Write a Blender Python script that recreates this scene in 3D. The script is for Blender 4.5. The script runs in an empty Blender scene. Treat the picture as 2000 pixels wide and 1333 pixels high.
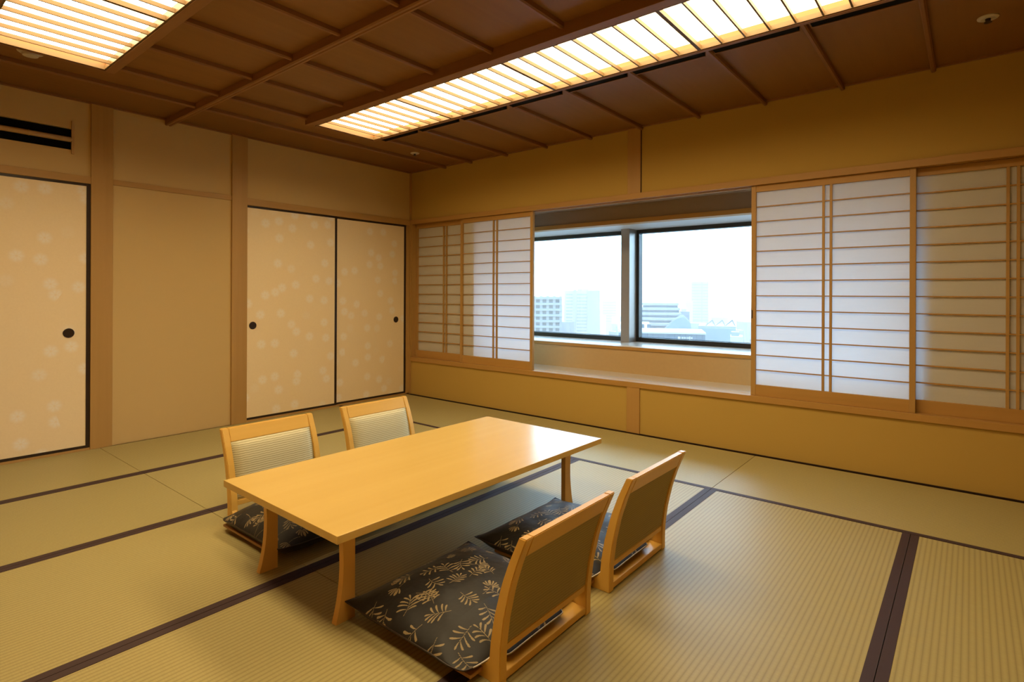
import bpy, bmesh, math, random
from mathutils import Vector, Matrix
import numpy as np
random.seed(7)
S = bpy.context.scene
COL = S.collection

# ------------------------------------------------------------------ camera, world, exposure
CAM = Vector((5.013, -4.2765, 1.1552))
YAW, ROLL, FPX = math.radians(39.262), 0.0042, 1096.4
PX, PY = 1000.0, 574.69
cam = bpy.data.cameras.new('camera'); camo = bpy.data.objects.new('camera', cam); COL.objects.link(camo)
cam.sensor_fit = 'HORIZONTAL'; cam.sensor_width = 36.0
cam.lens = FPX / 2000.0 * 36.0
cam.clip_start = 0.05; cam.clip_end = 8000
R_ = Vector((math.cos(YAW), math.sin(YAW), 0)); U_ = Vector((0, 0, 1)); B_ = Vector((math.sin(YAW), -math.cos(YAW), 0))
c_, s_ = math.cos(ROLL), math.sin(ROLL)
Rr = R_ * c_ + U_ * s_
Ur = U_ * c_ - R_ * s_
M = Matrix((Rr, Ur, B_)).transposed().to_4x4(); M.translation = CAM
camo.matrix_world = M
cam.shift_x = (1000.0 - PX) / 2000.0
cam.shift_y = (PY - 666.5) / 2000.0
S.camera = camo

S.view_settings.view_transform = 'Standard'; S.view_settings.look = 'None'
S.view_settings.gamma = 1.0; S.view_settings.exposure = 0.0
S.view_settings.use_curve_mapping = False
S.cycles.max_bounces = 10; S.cycles.diffuse_bounces = 6; S.cycles.glossy_bounces = 4
S.cycles.transmission_bounces = 6; S.cycles.transparent_max_bounces = 8; S.cycles.volume_bounces = 1
S.cycles.sample_clamp_indirect = 8.0
S.cycles.use_denoising = True

# overcast sky: CIE-like, brighter towards the zenith
W = bpy.data.worlds.new('overcast_sky'); S.world = W; W.use_nodes = True
nt = W.node_tree; nt.nodes.clear()
wo = nt.nodes.new('ShaderNodeOutputWorld'); bg = nt.nodes.new('ShaderNodeBackground')
tc = nt.nodes.new('ShaderNodeTexCoord'); sx = nt.nodes.new('ShaderNodeSeparateXYZ'); mr = nt.nodes.new('ShaderNodeMapRange')
mr.inputs['From Min'].default_value = 0.0; mr.inputs['From Max'].default_value = 1.0
SKY_H, SKY_Z = 3.4, 24.0
mr.inputs['To Min'].default_value = SKY_H; mr.inputs['To Max'].default_value = SKY_Z
nt.links.new(tc.outputs['Generated'], sx.inputs[0]); nt.links.new(sx.outputs['Z'], mr.inputs['Value'])
bg.inputs['Color'].default_value = (0.50, 0.745, 1.0, 1)
nt.links.new(mr.outputs[0], bg.inputs['Strength']); nt.links.new(bg.outputs[0], wo.inputs['Surface'])

for i, (x0, x1) in enumerate(((0.35, 2.25), (2.36, 5.4))):      # daylight portals in the two window openings
    L = bpy.data.lights.new('window_portal', 'AREA'); L.shape = 'RECTANGLE'; L.size = x1 - x0; L.size_y = 1.1
    L.energy = 1.0; L.cycles.is_portal = True
    o = bpy.data.objects.new('window_portal', L); COL.objects.link(o)
    o.location = ((x0 + x1) / 2, 1.16, 1.25); o.rotation_euler = (math.radians(-90), 0, 0)

LAMP = (12.0, 9.2, 5.1)      # warm tubes behind the two lattice ceiling panels

# ------------------------------------------------------------------ materials
def lin(r, g, b):
    f = lambda v: (v / 255 / 12.92) if v / 255 <= 0.04045 else ((v / 255 + 0.055) / 1.055) ** 2.4
    return (f(r), f(g), f(b), 1)

class NT:
    def __init__(s, name):
        s.m = bpy.data.materials.new(name); s.m.use_nodes = True; s.t = s.m.node_tree
        s.b = s.t.nodes['Principled BSDF']; s.o = s.t.nodes['Material Output']
    def n(s, kind, **kw):
        x = s.t.nodes.new('ShaderNode' + kind)
        for k, v in kw.items():
            if k in x.inputs: x.inputs[k].default_value = v
            else: setattr(x, k, v)
        return x
    def l(s, a, b): s.t.links.new(a, b)
    def math(s, op, a, b=None, c=None):
        x = s.t.nodes.new('ShaderNodeMath'); x.operation = op
        for i, v in enumerate((a, b, c)):
            if v is None: continue
            if isinstance(v, (int, float)): x.inputs[i].default_value = v
            else: s.l(v, x.inputs[i])
        return x.outputs[0]
    def mix(s, fac, a, b):
        x = s.t.nodes.new('ShaderNodeMix'); x.data_type = 'RGBA'
        for i, v in ((0, fac), (6, a), (7, b)):
            if isinstance(v, (int, float)): x.inputs[i].default_value = v
            elif isinstance(v, tuple): x.inputs[i].default_value = v
            else: s.l(v, x.inputs[i])
        return x.outputs[2]
    def bump(s, h, strength, dist=0.002):
        x = s.t.nodes.new('ShaderNodeBump'); x.inputs['Strength'].default_value = strength; x.inputs['Distance'].default_value = dist
        s.l(h, x.inputs['Height']); s.l(x.outputs[0], s.b.inputs['Normal'])
    def coord(s, scale=(1, 1, 1), which='Object'):
        t = s.t.nodes.new('ShaderNodeTexCoord'); m = s.t.nodes.new('ShaderNodeMapping'); m.inputs['Scale'].default_value = scale
        s.l(t.outputs[which], m.inputs[0]); return m.outputs[0]
    def rand(s):
        return s.t.nodes.new('ShaderNodeObjectInfo').outputs['Random']

def wood(name, c1, c2, axis='Z', rough=0.5, grain=1.0, spec=0.4, vary=0.0, coat=0.0):
    k = NT(name)
    st = {'X': (1.2, 30, 30), 'Y': (30, 1.2, 30), 'Z': (30, 30, 1.2)}[axis]
    co = k.coord(tuple(v * grain for v in st))
    n1 = k.n('TexNoise', Scale=1.0, Detail=5.0, Roughness=0.6); k.l(co, n1.inputs['Vector'])
    n2 = k.n('TexNoise', Scale=0.25, Detail=2.0); k.l(co, n2.inputs['Vector'])
    f = k.math('ADD', k.math('MULTIPLY', n1.outputs[0], 0.6), k.math('MULTIPLY', n2.outputs[0], 0.5))
    f = k.math('SUBTRACT', f, 0.05)
    c = k.mix(f, c1, c2)
    if vary:
        hsv = k.n('HueSaturation'); k.l(c, hsv.inputs['Color'])
        k.l(k.math('ADD', k.math('MULTIPLY', k.rand(), vary), 1 - vary / 2), hsv.inputs['Value']); c = hsv.outputs[0]
    k.l(c, k.b.inputs['Base Color']); k.b.inputs['Roughness'].default_value = rough
    k.b.inputs['Specular IOR Level'].default_value = spec
    if coat: k.b.inputs['Coat Weight'].default_value = coat; k.b.inputs['Coat Roughness'].default_value = 0.12
    k.bump(n1.outputs[0], 0.12, 0.001)
    return k.m

def plain(name, c, rough=0.6, spec=0.4, metal=0.0, emit=None, es=1.0, noise=0.0, nscale=40):
    k = NT(name); k.b.inputs['Roughness'].default_value = rough
    k.b.inputs['Specular IOR Level'].default_value = spec; k.b.inputs['Metallic'].default_value = metal
    n = k.n('TexNoise', Scale=nscale, Detail=3.0); k.l(k.coord(), n.inputs['Vector'])
    v = noise if noise else 0.04
    a = tuple(x * (1 - v) for x in c[:3]) + (1,); b = tuple(min(1, x * (1 + v)) for x in c[:3]) + (1,)
    k.l(k.mix(n.outputs[0], a, b), k.b.inputs['Base Color'])
    if emit: k.b.inputs['Emission Color'].default_value = emit; k.b.inputs['Emission Strength'].default_value = es
    return k.m

def cloth_wall(name, c, vary=0.05):
    k = NT(name)
    co = k.coord((1, 1, 1))
    fine = k.n('TexNoise', Scale=260.0, Detail=2.0); k.l(co, fine.inputs['Vector'])
    big = k.n('TexNoise', Scale=1.3, Detail=3.0); k.l(co, big.inputs['Vector'])
    f = k.math('ADD', k.math('MULTIPLY', fine.outputs[0], 0.5), k.math('MULTIPLY', big.outputs[0], 0.5))
    k.l(k.mix(f, tuple(x * (1 - vary) for x in c[:3]) + (1,), tuple(x * (1 + vary) for x in c[:3]) + (1,)), k.b.inputs['Base Color'])
    k.b.inputs['Roughness'].default_value = 0.85; k.b.inputs['Specular IOR Level'].default_value = 0.15
    k.bump(fine.outputs[0], 0.25, 0.0008)
    return k.m

def tatami(name, axis):
    k = NT(name)
    t = k.n('TexCoord'); sp = k.n('SeparateXYZ'); k.l(t.outputs['Object'], sp.inputs[0])
    across = sp.outputs['X'] if axis == 'Y' else sp.outputs['Y']
    ph = k.math('MULTIPLY', across, 2 * math.pi / 0.0192)
    rib = k.math('ABSOLUTE', k.math('SINE', k.math('MULTIPLY', ph, 0.5)))          # rounded ribs with narrow valleys
    rib = k.math('POWER', rib, 0.45)
    co = k.coord((260, 26, 100) if axis == 'X' else (26, 260, 100))
    n = k.n('TexNoise', Scale=1.0, Detail=3.0, Roughness=0.7); k.l(co, n.inputs['Vector'])
    co2 = k.coord((1.6, 1.6, 1.6)); n2 = k.n('TexNoise', Scale=1.0, Detail=2.0); k.l(co2, n2.inputs['Vector'])
    base = k.mix(n.outputs[0], (0.315, 0.262, 0.105, 1), (0.47, 0.40, 0.185, 1))
    base = k.mix(k.math('MULTIPLY', n2.outputs[0], 0.45), base, (0.40, 0.335, 0.12, 1))
    c = k.mix(k.math('SUBTRACT', 1.0, rib), base, (0.235, 0.19, 0.072, 1))
    hsv = k.n('HueSaturation'); k.l(c, hsv.inputs['Color']); k.l(k.math('ADD', k.math('MULTIPLY', k.rand(), 0.08), 0.96), hsv.inputs['Value'])
    k.l(hsv.outputs[0], k.b.inputs['Base Color'])
    k.b.inputs['Roughness'].default_value = 0.46; k.b.inputs['Specular IOR Level'].default_value = 0.4
    h = k.math('ADD', rib, k.math('MULTIPLY', n.outputs[0], 0.35))
    k.bump(h, 0.25, 0.0010)
    return k.m

def fusuma_paper(name):
    k = NT(name)
    t = k.n('TexCoord'); sp = k.n('SeparateXYZ'); k.l(t.outputs['Object'], sp.inputs[0])
    cb = k.n('CombineXYZ'); k.l(sp.outputs['Y'], cb.inputs[0]); k.l(sp.outputs['Z'], cb.inputs[1])
    v = k.n('TexVoronoi', Scale=5.9, Randomness=0.9); v.voronoi_dimensions = '2D'; k.l(cb.outputs[0], v.inputs['Vector'])
    d = v.outputs['Distance']
    # petals: angular modulation round each centre, two soft rings
    off = k.n('VectorMath', operation='SUBTRACT'); sc = k.n('VectorMath', operation='SCALE'); k.l(cb.outputs[0], sc.inputs[0]); sc.inputs['Scale'].default_value = 1.0
    k.l(sc.outputs[0], off.inputs[0]); k.l(v.outputs['Position'], off.inputs[1])
    s2 = k.n('SeparateXYZ'); k.l(off.outputs[0], s2.inputs[0])
    ang = k.math('ARCTAN2', s2.outputs[1], s2.outputs[0])
    pet = k.math('ADD', k.math('MULTIPLY', k.math('COSINE', k.math('MULTIPLY', ang, 7.0)), 0.13), 0.62)
    m = k.n('MapRange', interpolation_type='SMOOTHSTEP'); m.inputs['From Min'].default_value = 0.33; m.inputs['From Max'].default_value = 0.12
    k.l(d, m.inputs['Value'])
    dot = k.n('MapRange', interpolation_type='SMOOTHSTEP'); dot.inputs['From Min'].default_value = 0.02; dot.inputs['From Max'].default_value = 0.06; k.l(d, dot.inputs['Value'])
    wc = k.n('SeparateColor'); k.l(v.outputs['Color'], wc.inputs[0])
    on = k.n('MapRange'); on.inputs['From Min'].default_value = 0.25; on.inputs['From Max'].default_value = 0.4; k.l(wc.outputs[0], on.inputs['Value'])
    f = k.math('MULTIPLY', k.math('MULTIPLY', m.outputs[0], pet), on.outputs[0]); f = k.math('MULTIPLY', f, k.math('ADD', k.math('MULTIPLY', dot.outputs[0], 0.6), 0.4))
    n = k.n('TexNoise', Scale=90.0, Detail=3.0); k.l(t.outputs['Object'], n.inputs['Vector'])
    base = k.mix(n.outputs[0], (0.82, 0.665, 0.42, 1), (0.88, 0.725, 0.47, 1))
    k.l(k.mix(k.math('MULTIPLY', f, 0.85), base, (0.90, 0.87, 0.82, 1)), k.b.inputs['Base Color'])
    k.b.inputs['Roughness'].default_value = 0.7; k.b.inputs['Specular IOR Level'].default_value = 0.25
    return k.m

def shoji_paper(name):
    k = NT(name)
    k.t.nodes.remove(k.b)
    n = k.n('TexNoise', Scale=1.0, Detail=4.0, Roughness=0.65); k.l(k.coord((8, 8, 90)), n.inputs['Vector'])
    c = k.mix(n.outputs[0], (0.80, 0.77, 0.70, 1), (0.88, 0.85, 0.78, 1))
    d = k.n('BsdfDiffuse'); tr = k.n('BsdfTranslucent'); k.l(c, d.inputs[0]); tr.inputs[0].default_value = (0.86, 0.88, 0.93, 1)
    mx = k.n('MixShader'); mx.inputs[0].default_value = 0.52
    k.l(d.outputs[0], mx.inputs[1]); k.l(tr.outputs[0], mx.inputs[2]); k.l(mx.outputs[0], k.o.inputs['Surface'])
    return k.m

def glass(name):
    k = NT(name); k.t.nodes.remove(k.b)
    tr = k.n('BsdfTransparent'); tr.inputs[0].default_value = (0.94, 0.98, 0.985, 1)
    gl = k.n('BsdfGlossy'); gl.inputs['Roughness'].default_value = 0.0; gl.inputs['Color'].default_value = (1, 1, 1, 1)
    fr = k.n('Fresnel'); fr.inputs['IOR'].default_value = 1.35
    mx = k.n('MixShader'); k.l(fr.outputs[0], mx.inputs[0]); k.l(tr.outputs[0], mx.inputs[1]); k.l(gl.outputs[0], mx.inputs[2])
    k.l(mx.outputs[0], k.o.inputs['Surface']); return k.m

def cushion_fabric(name):
    k = NT(name)
    a = k.n('Attribute', attribute_name='print')
    n = k.n('TexNoise', Scale=400.0, Detail=2.0); k.l(k.coord(), n.inputs['Vector'])
    g = k.mix(n.outputs[0], (0.20, 0.145, 0.065, 1), (0.32, 0.24, 0.12, 1))
    f = k.n('MapRange', interpolation_type='SMOOTHSTEP'); f.inputs['From Min'].default_value = 0.3; f.inputs['From Max'].default_value = 0.7; k.l(a.outputs['Fac'], f.inputs['Value'])
    k.l(k.mix(f.outputs[0], (0.010, 0.008, 0.006, 1), g), k.b.inputs['Base Color'])
    k.b.inputs['Roughness'].default_value = 0.5; k.b.inputs['Specular IOR Level'].default_value = 0.32
    k.b.inputs['Sheen Weight'].default_value = 0.04
    nb = k.n('TexNoise', Scale=9.0, Detail=3.0); k.l(k.coord(), nb.inputs['Vector'])
    k.bump(nb.outputs[0], 0.5, 0.012)
    return k.m

def rib_cloth(name, c1, c2):
    k = NT(name)
    t = k.n('TexCoord'); sp = k.n('SeparateXYZ'); k.l(t.outputs['Object'], sp.inputs[0])
    n = k.n('TexNoise', Scale=45.0, Detail=2.0); k.l(k.coord((1, 1, 0.3)), n.inputs['Vector'])
    ph = k.math('ADD', k.math('MULTIPLY', sp.outputs['Z'], 2 * math.pi / 0.0105), k.math('MULTIPLY', n.outputs[0], 3.0))
    w = k.math('ADD', k.math('MULTIPLY', k.math('SINE', ph), 0.5), 0.5)
    k.l(k.mix(w, c1, c2), k.b.inputs['Base Color']); k.b.inputs['Roughness'].default_value = 0.75
    k.b.inputs['Specular IOR Level'].default_value = 0.3
    k.bump(w, 0.35, 0.001); return k.m

M_wallL = cloth_wall('beige_wall_cloth', (0.575, 0.41, 0.178, 1))
M_wallR = cloth_wall('golden_light_wall_cloth', (0.48, 0.318, 0.080, 1))  # close to the left wall's cloth; the different lighting is put into this colour
M_cedarX = wood('pale_cedar_lengthwise', (0.37, 0.19, 0.045, 1), (0.50, 0.285, 0.078, 1), 'X')
M_cedarY = wood('pale_cedar_crosswise', (0.36, 0.20, 0.058, 1), (0.50, 0.30, 0.10, 1), 'Y')
M_cedarZ = wood('pale_cedar_upright', (0.36, 0.20, 0.055, 1), (0.50, 0.30, 0.095, 1), 'Z')
M_postR = wood('golden_cedar_upright', (0.38, 0.21, 0.06, 1), (0.50, 0.29, 0.09, 1), 'Z')
M_ceil = wood('brown_ceiling_board', (0.18, 0.076, 0.014, 1), (0.27, 0.125, 0.026, 1), 'Y', rough=0.5, vary=0.14, spec=0.35)
M_batX = wood('brown_ceiling_beam', (0.22, 0.095, 0.03, 1), (0.31, 0.15, 0.05, 1), 'X', rough=0.5)
M_batY = wood('brown_ceiling_batten', (0.19, 0.08, 0.025, 1), (0.28, 0.125, 0.042, 1), 'Y', rough=0.5)
M_lightwood = wood('lamp_lattice_wood', (0.13, 0.075, 0.030, 1), (0.18, 0.11, 0.045, 1), 'Y')
M_table = wood('honey_tabletop', (0.60, 0.395, 0.108, 1), (0.69, 0.475, 0.150, 1), 'Y', rough=0.25, spec=0.6, grain=0.6)
M_leg = wood('honey_table_leg', (0.62, 0.35, 0.085, 1), (0.74, 0.44, 0.125, 1), 'Z', rough=0.35)
M_chair = wood('honey_chair_frame', (0.62, 0.355, 0.065, 1), (0.75, 0.46, 0.10, 1), 'Z', rough=0.36)
M_chairY = wood('honey_chair_rail', (0.62, 0.355, 0.065, 1), (0.75, 0.46, 0.10, 1), 'Y', rough=0.36)
M_plate = wood('brown_seat_plate', (0.34, 0.17, 0.055, 1), (0.42, 0.22, 0.08, 1), 'X', rough=0.4)
M_tatY = tatami('tatami_rush_lengthwise', 'Y'); M_tatX = tatami('tatami_rush_crosswise', 'X')
M_heri = plain('dark_plum_mat_border', (0.045, 0.024, 0.026, 1), 0.62, 0.35, noise=0.15, nscale=300)
M_dark = plain('black_lacquer_edge', (0.022, 0.010, 0.006, 1), 0.35, 0.5)
M_black = plain('black_void', (0.004, 0.004, 0.004, 1), 0.9, 0.1)
M_gap = plain('dark_floor_gap', (0.030, 0.016, 0.010, 1), 0.8, 0.2)
M_fus = fusuma_paper('cream_door_paper')
M_shoji = shoji_paper('translucent_screen_paper')
M_glass = glass('window_glass')
M_alu = plain('black_window_frame', (0.012, 0.014, 0.013, 1), 0.35, 0.5)
M_pillar = plain('grey_metal_mullion', (0.36, 0.34, 0.31, 1), 0.32, 0.5, metal=0.55)
M_ledge = plain('pale_glossy_ledge', (0.66, 0.62, 0.56, 1), 0.16, 0.6)
M_niche = plain('beige_niche_panel', (0.52, 0.36, 0.17, 1), 0.6, 0.3)
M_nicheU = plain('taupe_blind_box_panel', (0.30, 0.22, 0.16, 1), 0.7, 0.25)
M_soffit = plain('white_niche_soffit', (0.62, 0.62, 0.62, 1), 0.3, 0.5)
M_cush = cushion_fabric('black_gold_leaf_brocade')
M_pipe = plain('pale_piping_cord', (0.50, 0.45, 0.40, 1), 0.6)
M_front = rib_cloth('sage_ribbed_upholstery', (0.40, 0.36, 0.20, 1), (0.68, 0.63, 0.42, 1))
M_back = rib_cloth('olive_ribbed_upholstery', (0.28, 0.215, 0.088, 1), (0.36, 0.28, 0.12, 1))
M_white = plain('off_white_plastic', (0.55, 0.50, 0.42, 1), 0.4)
M_bamboo = plain('pale_bamboo', (0.50, 0.32, 0.13, 1), 0.4, noise=0.12, nscale=12)

k = NT('warm_light_diffuser'); k.b.inputs['Base Color'].default_value = (0.9, 0.85, 0.75, 1)
k.b.inputs['Emission Color'].default_value = (LAMP[0] / LAMP[0], LAMP[1] / LAMP[0], LAMP[2] / LAMP[0], 1); k.b.inputs['Emission Strength'].default_value = LAMP[0]
M_lamp = k.m

# ------------------------------------------------------------------ mesh helpers
def mesh(name, verts, faces, mat, parent=None, smooth=False):
    me = bpy.data.meshes.new(name); me.from_pydata([tuple(v) for v in verts], [], faces)
    for m in (mat if isinstance(mat, (list, tuple)) else [mat]): me.materials.append(m)
    bm = bmesh.new(); bm.from_mesh(me); bmesh.ops.recalc_face_normals(bm, faces=bm.faces); bm.to_mesh(me); bm.free()
    if smooth: me.polygons.foreach_set('use_smooth', [True] * len(me.polygons))
    o = bpy.data.objects.new(name, me); COL.objects.link(o)
    if parent: o.parent = parent
    return o
def boxes(bl):
    V, F = [], []
    for (x0, x1, y0, y1, z0, z1) in bl:
        b = len(V)
        V += [(x, y, z) for x in (x0, x1) for y in (y0, y1) for z in (z0, z1)]
        F += [tuple(b + i for i in f) for f in ((0, 1, 3, 2), (4, 6, 7, 5), (0, 4, 5, 1), (2, 3, 7, 6), (0, 2, 6, 4), (1, 5, 7, 3))]
    return V, F
def box(name, b, mat, parent=None, bevel=0.0):
    b = (min(b[0], b[1]), max(b[0], b[1]), min(b[2], b[3]), max(b[2], b[3]), min(b[4], b[5]), max(b[4], b[5]))
    V, F = boxes([b]); o = mesh(name, V, F, mat, parent)
    if bevel:
        bm = bmesh.new(); bm.from_mesh(o.data)
        bmesh.ops.bevel(bm, geom=list(bm.edges), offset=bevel, segments=2, profile=0.6, affect='EDGES'); bm.to_mesh(o.data); bm.free()
    return o
def prism(name, pts, axis, a0, a1, mat, parent=None, bevel=0.0):
    """extrude a 2D outline along axis; pts in the two other axes (x,z for Y; y,z for X; x,y for Z)"""
    def P(p, a): return {'Y': (p[0], a, p[1]), 'X': (a, p[0], p[1]), 'Z': (p[0], p[1], a)}[axis]
    n = len(pts); V = [P(p, a0) for p in pts] + [P(p, a1) for p in pts]
    F = [tuple(range(n)), tuple(range(2 * n - 1, n - 1, -1))] + [(i, (i + 1) % n, n + (i + 1) % n, n + i) for i in range(n)]
    o = mesh(name, V, F, mat, parent)
    if bevel:
        bm = bmesh.new(); bm.from_mesh(o.data)
        es = [e for e in bm.edges if len(e.link_faces) == 2 and e.calc_face_angle(0) > 0.6]
        bmesh.ops.bevel(bm, geom=es, offset=bevel, segments=2, profile=0.6, affect='EDGES'); bm.to_mesh(o.data); bm.free()
    return o
def lathe(name, prof, mat, loc, parent=None, n=28, axis='Z'):
    V, F = [], []
    for (r, h) in prof:
        for i in range(n):
            a = 2 * math.pi * i / n
            p = (r * math.cos(a), r * math.sin(a), h)
            if axis == 'X': p = (h, r * math.cos(a), r * math.sin(a))
            V.append((p[0] + loc[0], p[1] + loc[1], p[2] + loc[2]))
    for j in range(len(prof) - 1):
        for i in range(n):
            F.append((j * n + i, j * n + (i + 1) % n, (j + 1) * n + (i + 1) % n, (j + 1) * n + i))
    F.append(tuple(range(n))); F.append(tuple((len(prof) - 1) * n + i for i in range(n)))
    return mesh(name, V, F, mat, parent, smooth=False)
def empty(name, loc=(0, 0, 0), rz=0.0):
    o = bpy.data.objects.new(name, None); COL.objects.link(o); o.location = loc; o.rotation_euler = (0, 0, rz); return o
def tag(o, label=None, cat=None, group=None, kind=None):
    if label: o['label'] = label
    if cat: o['category'] = cat
    if group: o['group'] = group
    if kind: o['kind'] = kind
    return o
def struct(o, label=None): return tag(o, label, None, None, 'structure')
def copy_tree(o, parent=None):
    c = o.copy(); COL.objects.link(c)
    if parent: c.parent = parent
    for ch in [x for x in bpy.data.objects if x.parent == o]: copy_tree(ch, c)
    return c

X1, Y1, H = 5.80, -5.06, 2.55       # room: x 0..5.8, y 0..-5.06
# ------------------------------------------------------------------ floor: tatami mats
fl = struct(box('floor', (-0.1, X1 + 0.1, Y1 - 0.1, 0.1, -0.12, -0.055), M_gap), 'tatami matted floor of the room')
G = 0.0012
HERI = 0.034
def mat_piece(x0, x1, y0, y1, axis, borders):
    m = box('tatami_mat', (x0 + G, x1 - G, y0 + G, y1 - G, -0.055, 0.0), M_tatY if axis == 'Y' else M_tatX, fl, bevel=0.002)
    for side in borders:
        if side == 'x0': b = (x0 + G, x0 + HERI, y0 + G, y1 - G)
        if side == 'x1': b = (x1 - HERI, x1 - G, y0 + G, y1 - G)
        if side == 'y1': b = (x0 + G, x1 - G, y1 - HERI, y1 - G)
        if side == 'y0': b = (x0 + G, x1 - G, y0 + G, y0 + HERI)
        box('cloth_border', (b[0], b[1], b[2], b[3], -0.01, 0.0016), M_heri, m)
YA, YB = -0.95, -2.985
xs = [0.012, 0.905, 1.895, 2.875, 3.822, 4.792, X1 - 0.02]
for (a, b) in ((0.012, 1.893), (1.893, 3.818), (3.818, X1 - 0.02)):
    mat_piece(a, b, YA, -0.045, 'X', ('y0',))
for (ya, yb) in ((YB, YA), (Y1 + 0.02, YB)):
    for i in range(6):
        mat_piece(xs[i], xs[i + 1], ya, yb, 'Y', ([] if i == 0 else ['x0']) + ['x1'])
box('wall_strip', (0, X1, -0.012, 0.0, -0.05, 0.0015), M_dark, fl)

# ------------------------------------------------------------------ walls
# window wall (y = 0)
wn = struct(box('wall_window_side', (-0.1, X1 + 0.1, 0.0, 0.16, -0.05, 0.385), M_wallR), 'wall with the long window opening, golden light put into its colour')
box('upper_panel', (-0.1, X1 + 0.1, 0.0, 0.16, 1.995, H + 0.2), M_wallR, wn)
box('backing_panel', (-0.1, 0.975, 0.105, 0.16, 0.38, 2.0), M_wallR, wn)
box('backing_panel', (4.775, X1 + 0.1, 0.135, 0.16, 0.38, 2.0), M_wallR, wn)
struct(box('trim_1', (0.0, X1, -0.014, 0.115, 0.38, 0.424), M_cedarX, bevel=0.002), 'long wooden sill rail under the sliding screens')
t = struct(box('trim_2', (0.0, X1, -0.014, 0.008, 1.952, 2.0), M_cedarX, bevel=0.002), 'long wooden head rail above the sliding screens')
for (a, b) in ((0.044, 0.052), (0.088, 0.115)): box('groove_rail', (0.0, X1, a, b, 1.952, 1.994), M_cedarX, t)
box('groove_bed', (0.0, X1, 0.008, 0.115, 1.972, 1.994), M_cedarX, t)
struct(box('trim_3', (2.775, 2.893, -0.012, 0.0, 2.0, H), M_postR, bevel=0.002), 'upper half of the wooden post on the window wall')
box('dark_edge_line', (2.893, 2.899, -0.003, 0.0, 2.0, H), M_gap, bpy.data.objects['trim_3'])  # narrow dark line along the right edge of the post
struct(box('trim_4', (2.775, 2.893, -0.012, 0.0, 0.0, 0.38), M_postR, bevel=0.002), 'short wooden post below the window opening')
struct(box('trim_5', (0.0, 0.022, -0.018, 0.0, 0.0, H), M_cedarZ), 'thin wooden strip in the room corner')
box('side_jamb', (0.0, 0.03, 0.0, 0.115, 0.424, 1.952), M_cedarZ, bpy.data.objects['trim_5'])
# left wall (x = 0)
wl = struct(box('wall_left', (-0.12, -0.035, Y1 - 0.1, 0.1, -0.05, H + 0.2), M_wallL), 'beige wall with sliding doors')
box('wall_panel', (-0.035, 0.0, -3.045, 0.0, 2.0, H), M_wallL, wl)
box('wall_panel', (-0.035, 0.0, -2.92, -2.02, 0.0, 1.965), M_wallL, wl)
# bay with the transom vent: wall panel made round the hole
V0, V1, VZ0, VZ1 = -3.155, -4.40, 2.180, 2.332
box('wall_panel', (-0.035, 0.0, V0, -3.04, 2.0, H), M_wallL, wl)
box('wall_panel', (-0.035, 0.0, V1, V0, 2.0, VZ0), M_wallL, wl)
box('wall_panel', (-0.035, 0.0, V1, V0, VZ1, H), M_wallL, wl)
box('wall_panel', (-0.035, 0.0, Y1, V1, 2.0, H), M_wallL, wl)
box('wall_panel', (-0.035, 0.0, Y1, -4.90, 0.0, 2.0), M_wallL, wl)
v = tag(empty('transom_vent', (0.0, (V0 + V1) / 2, VZ0)), 'dark slot vent with one bamboo bar above the left sliding door', 'vent')
def local(o, p): o.parent = p; o.matrix_parent_inverse = Matrix.Translation(-p.location); return o
local(box('slot_back', (-0.034, -0.030, V1, V0, VZ0, VZ1), M_black), v)
def cyl_y(name, x, z, r, y0, y1, mat, knots=()):
    n = 14; ys = [y0]; 
    for kx in knots: ys += [kx - 0.006, kx - 0.002, kx + 0.002, kx + 0.006]
    ys = sorted(ys + [y1]); V, F = [], []
    for y in ys:
        rr = r * (1.10 if any(abs(y - kx) < 0.003 for kx in knots) else 1.0)
        V += [(x + rr * math.cos(2 * math.pi * i / n), y, z + rr * math.sin(2 * math.pi * i / n)) for i in range(n)]
    for j in range(len(ys) - 1):
        F += [(j * n + i, j * n + (i + 1) % n, (j + 1) * n + (i + 1) % n, (j + 1) * n + i) for i in range(n)]
    F += [tuple(range(n)), tuple((len(ys) - 1) * n + i for i in range(n))]
    return mesh(name, V, F, mat, None, smooth=True)
local(cyl_y('bamboo_bar', -0.004, 2.253, 0.018, V1, V0, M_bamboo, (-3.395, -3.79, -4.15)), v)
for yy in (V0 + 0.004, V1 - 0.004):
    local(box('end_strip', (-0.004, 0.010, yy - 0.008, yy + 0.008, 2.150, 2.386), M_bamboo, bevel=0.002), v)

struct(box('trim_6', (-0.03, 0.018, -3.045, -2.907, 0.0, H), M_cedarZ, bevel=0.003), 'wide wooden post right of the left sliding door')
struct(box('trim_7', (-0.03, 0.018, -2.030, -1.895, 0.0, H), M_cedarZ, bevel=0.003), 'wooden post left of the pair of sliding doors')
struct(box('trim_8', (-0.03, 0.014, -4.95, -3.045, 1.950, 2.003), M_cedarY, bevel=0.002), 'wooden lintel above the left sliding door')
struct(box('trim_9', (-0.03, 0.010, -2.907, -2.030, 1.965, 2.005), M_cedarY, bevel=0.002), 'wooden rail across the plain wall panel')
struct(box('trim_10', (-0.03, 0.014, -1.895, -0.02, 1.940, 2.001), M_cedarY, bevel=0.002), 'wooden lintel above the pair of sliding doors')
struct(box('trim_11', (-0.03, 0.010, -4.95, -3.045, -0.05, 0.016), M_cedarY), 'wooden sill under the left sliding door')
struct(box('trim_12', (-0.03, 0.010, -1.895, -0.02, -0.05, 0.016), M_cedarY), 'wooden sill under the pair of sliding doors')
struct(box('trim_13', (-0.03, 0.010, -0.060, -0.018, 0.0, 1.945), M_cedarZ), 'thin wooden jamb beside the right sliding door')
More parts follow.
